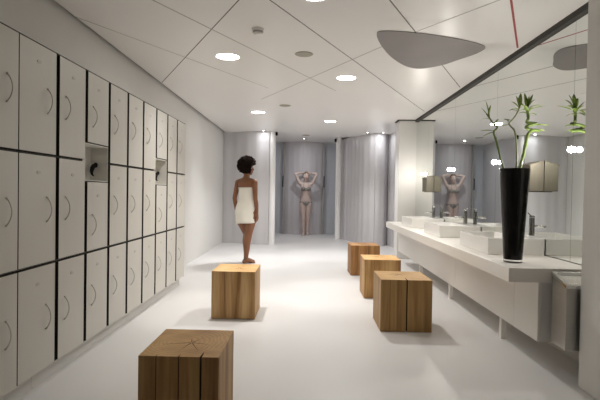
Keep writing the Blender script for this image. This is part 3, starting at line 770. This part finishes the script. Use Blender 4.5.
# bikini top
m = MB()
for s in (-1, 1):
    m.ball((s * .066, .089, 1.235), (.062, .052, .058), 20, 14)
    m.tube([(s * .07, .128, 1.27), (s * .062, .085, 1.345), (s * .05, .045, 1.40), (s * .03, -.03, 1.445), (0, -.058, 1.45)], .0045, 8)
ring = []
for i in range(41):
    a = 2 * PI * i / 40; ring.append((.130 * math.cos(a), .006 + .098 * math.sin(a), 1.19))
m.tube(ring, .006, 8)
m.build('bikini_top', M['bikini'], root, smooth=True)
m = MB(); rs = []; seg = 40
for z, rx, ry, yc in ((.755, .060, .070, -.012), (.785, .118, .098, -.018), (.82, .158, .112, -.02), (.855, .168, .118, -.022), (.90, .163, .114, -.017)):
    rs.append([Vector((rx * math.cos(2 * PI * i / seg), yc + ry * math.sin(2 * PI * i / seg), z + (.035 * abs(math.cos(2 * PI * i / seg)) ** 2 if z < .83 else 0))) for i in range(seg)])
m.rings(rs, cap=True)
for s in (-1, 1): m.ball((s * .07, -.072, .862), (.083, .073, .06))
m.build('bikini_bottom', M['bikini'], root, smooth=True)

# ------------------------------------------------------------------ lights
def spot(x, y, z, tgt, power, ang, blend, size, col=(1, .975, .94)):
    l = bpy.data.lights.new('spot', 'SPOT'); l.energy = power; l.spot_size = math.radians(ang); l.spot_blend = blend; l.shadow_soft_size = size; l.color = col
    o = bpy.data.objects.new('lamp_beam', l); COL.objects.link(o); o.location = (x, y, z)
    o.rotation_euler = (Vector(tgt) - Vector((x, y, z))).to_track_quat('-Z', 'Y').to_euler()
    return o
def area(x, y, z, power, size, col=(1, .975, .94), spread=180):
    l = bpy.data.lights.new('area', 'AREA'); l.shape = 'DISK'; l.size = size; l.energy = power; l.color = col; l.spread = math.radians(spread)
    o = bpy.data.objects.new('lamp_glow', l); COL.objects.link(o); o.location = (x, y, z)
    return o
PW = {0: 1.05, 1: 1.2, 2: 1.4, 3: 1.4, 4: .12}
for k, (x, y, rr, l) in enumerate(lights):
    cc = (1, .97, .93) if y < 6 else (1, .99, .985)
    spot(x, y, ZC - .02, (x, y, 0), (62 if k == 1 else 50) * PW[k], 112 if x < -.5 else 132, 1. if x < -.5 else .4, .02, cc)
    spot(x, y, ZC - .021, (x, y, 0), (40 if k < 4 else 4), 48, .65, .03, cc)
    area(x, y, ZC - .012, 2 * PW[k], rr * 2, cc)
for x, y, l in wash:
    zc = ZC if y < 11.3 else ZC + .065
    q = 1 if y < 11.3 else 3.4  # stronger for the added alcove spot
    spot(x, y, zc - .02, (x, y + (.10 if q == 1 else .5), 0), 5 * q, 84 if q == 1 else 96, 1., .02, (.95, .97, 1))
    area(x, y, zc - .016, .8 * q * 1.5, .05, (.95, .97, 1))
for b in mirror_bulbs:
    l = bpy.data.lights.new('bulb', 'POINT'); l.energy = 7 if b[1] < 7 else 8.; l.specular_factor = .3; l.shadow_soft_size = .02; l.color = (1, .955, .88)
    o = bpy.data.objects.new('bulb_light', l); COL.objects.link(o); o.location = (b[0] - .03, b[1], b[2])

w = bpy.data.worlds.new('world'); SC.world = w; w.use_nodes = True
w.node_tree.nodes['Background'].inputs[0].default_value = (.9, .9, .9, 1); w.node_tree.nodes['Background'].inputs[1].default_value = .02

# ------------------------------------------------------------------ camera
F = 470.; H = 1.18; yaw = math.radians(1.1); pitch = math.radians(-.95); roll = .0165
fw = Vector((-math.sin(yaw) * math.cos(pitch), math.cos(yaw) * math.cos(pitch), math.sin(pitch)))
ri_ = fw.cross(Vector((0, 0, 1))).normalized(); up = ri_.cross(fw)
R_ = ri_ * math.cos(roll) + up * math.sin(roll); U_ = -ri_ * math.sin(roll) + up * math.cos(roll)
cam = bpy.data.cameras.new('camera'); cam.sensor_width = 36; cam.sensor_fit = 'HORIZONTAL'; cam.lens = F / 600 * 36; cam.clip_start = .05
co = bpy.data.objects.new('camera', cam); COL.objects.link(co)
mw = Matrix((R_, U_, -fw)).transposed().to_4x4(); mw.translation = (0, 0, H); co.matrix_world = mw
SC.camera = co
SC.view_settings.view_transform = 'Standard'; SC.view_settings.look = 'None'; SC.view_settings.gamma = 1; SC.view_settings.use_curve_mapping = False
SC.view_settings.exposure = 0.46
SC.cycles.max_bounces = 14; SC.cycles.diffuse_bounces = 8; SC.cycles.glossy_bounces = 6
SC.cycles.sample_clamp_indirect = 6
SC.cycles.caustics_reflective = False; SC.cycles.caustics_refractive = False
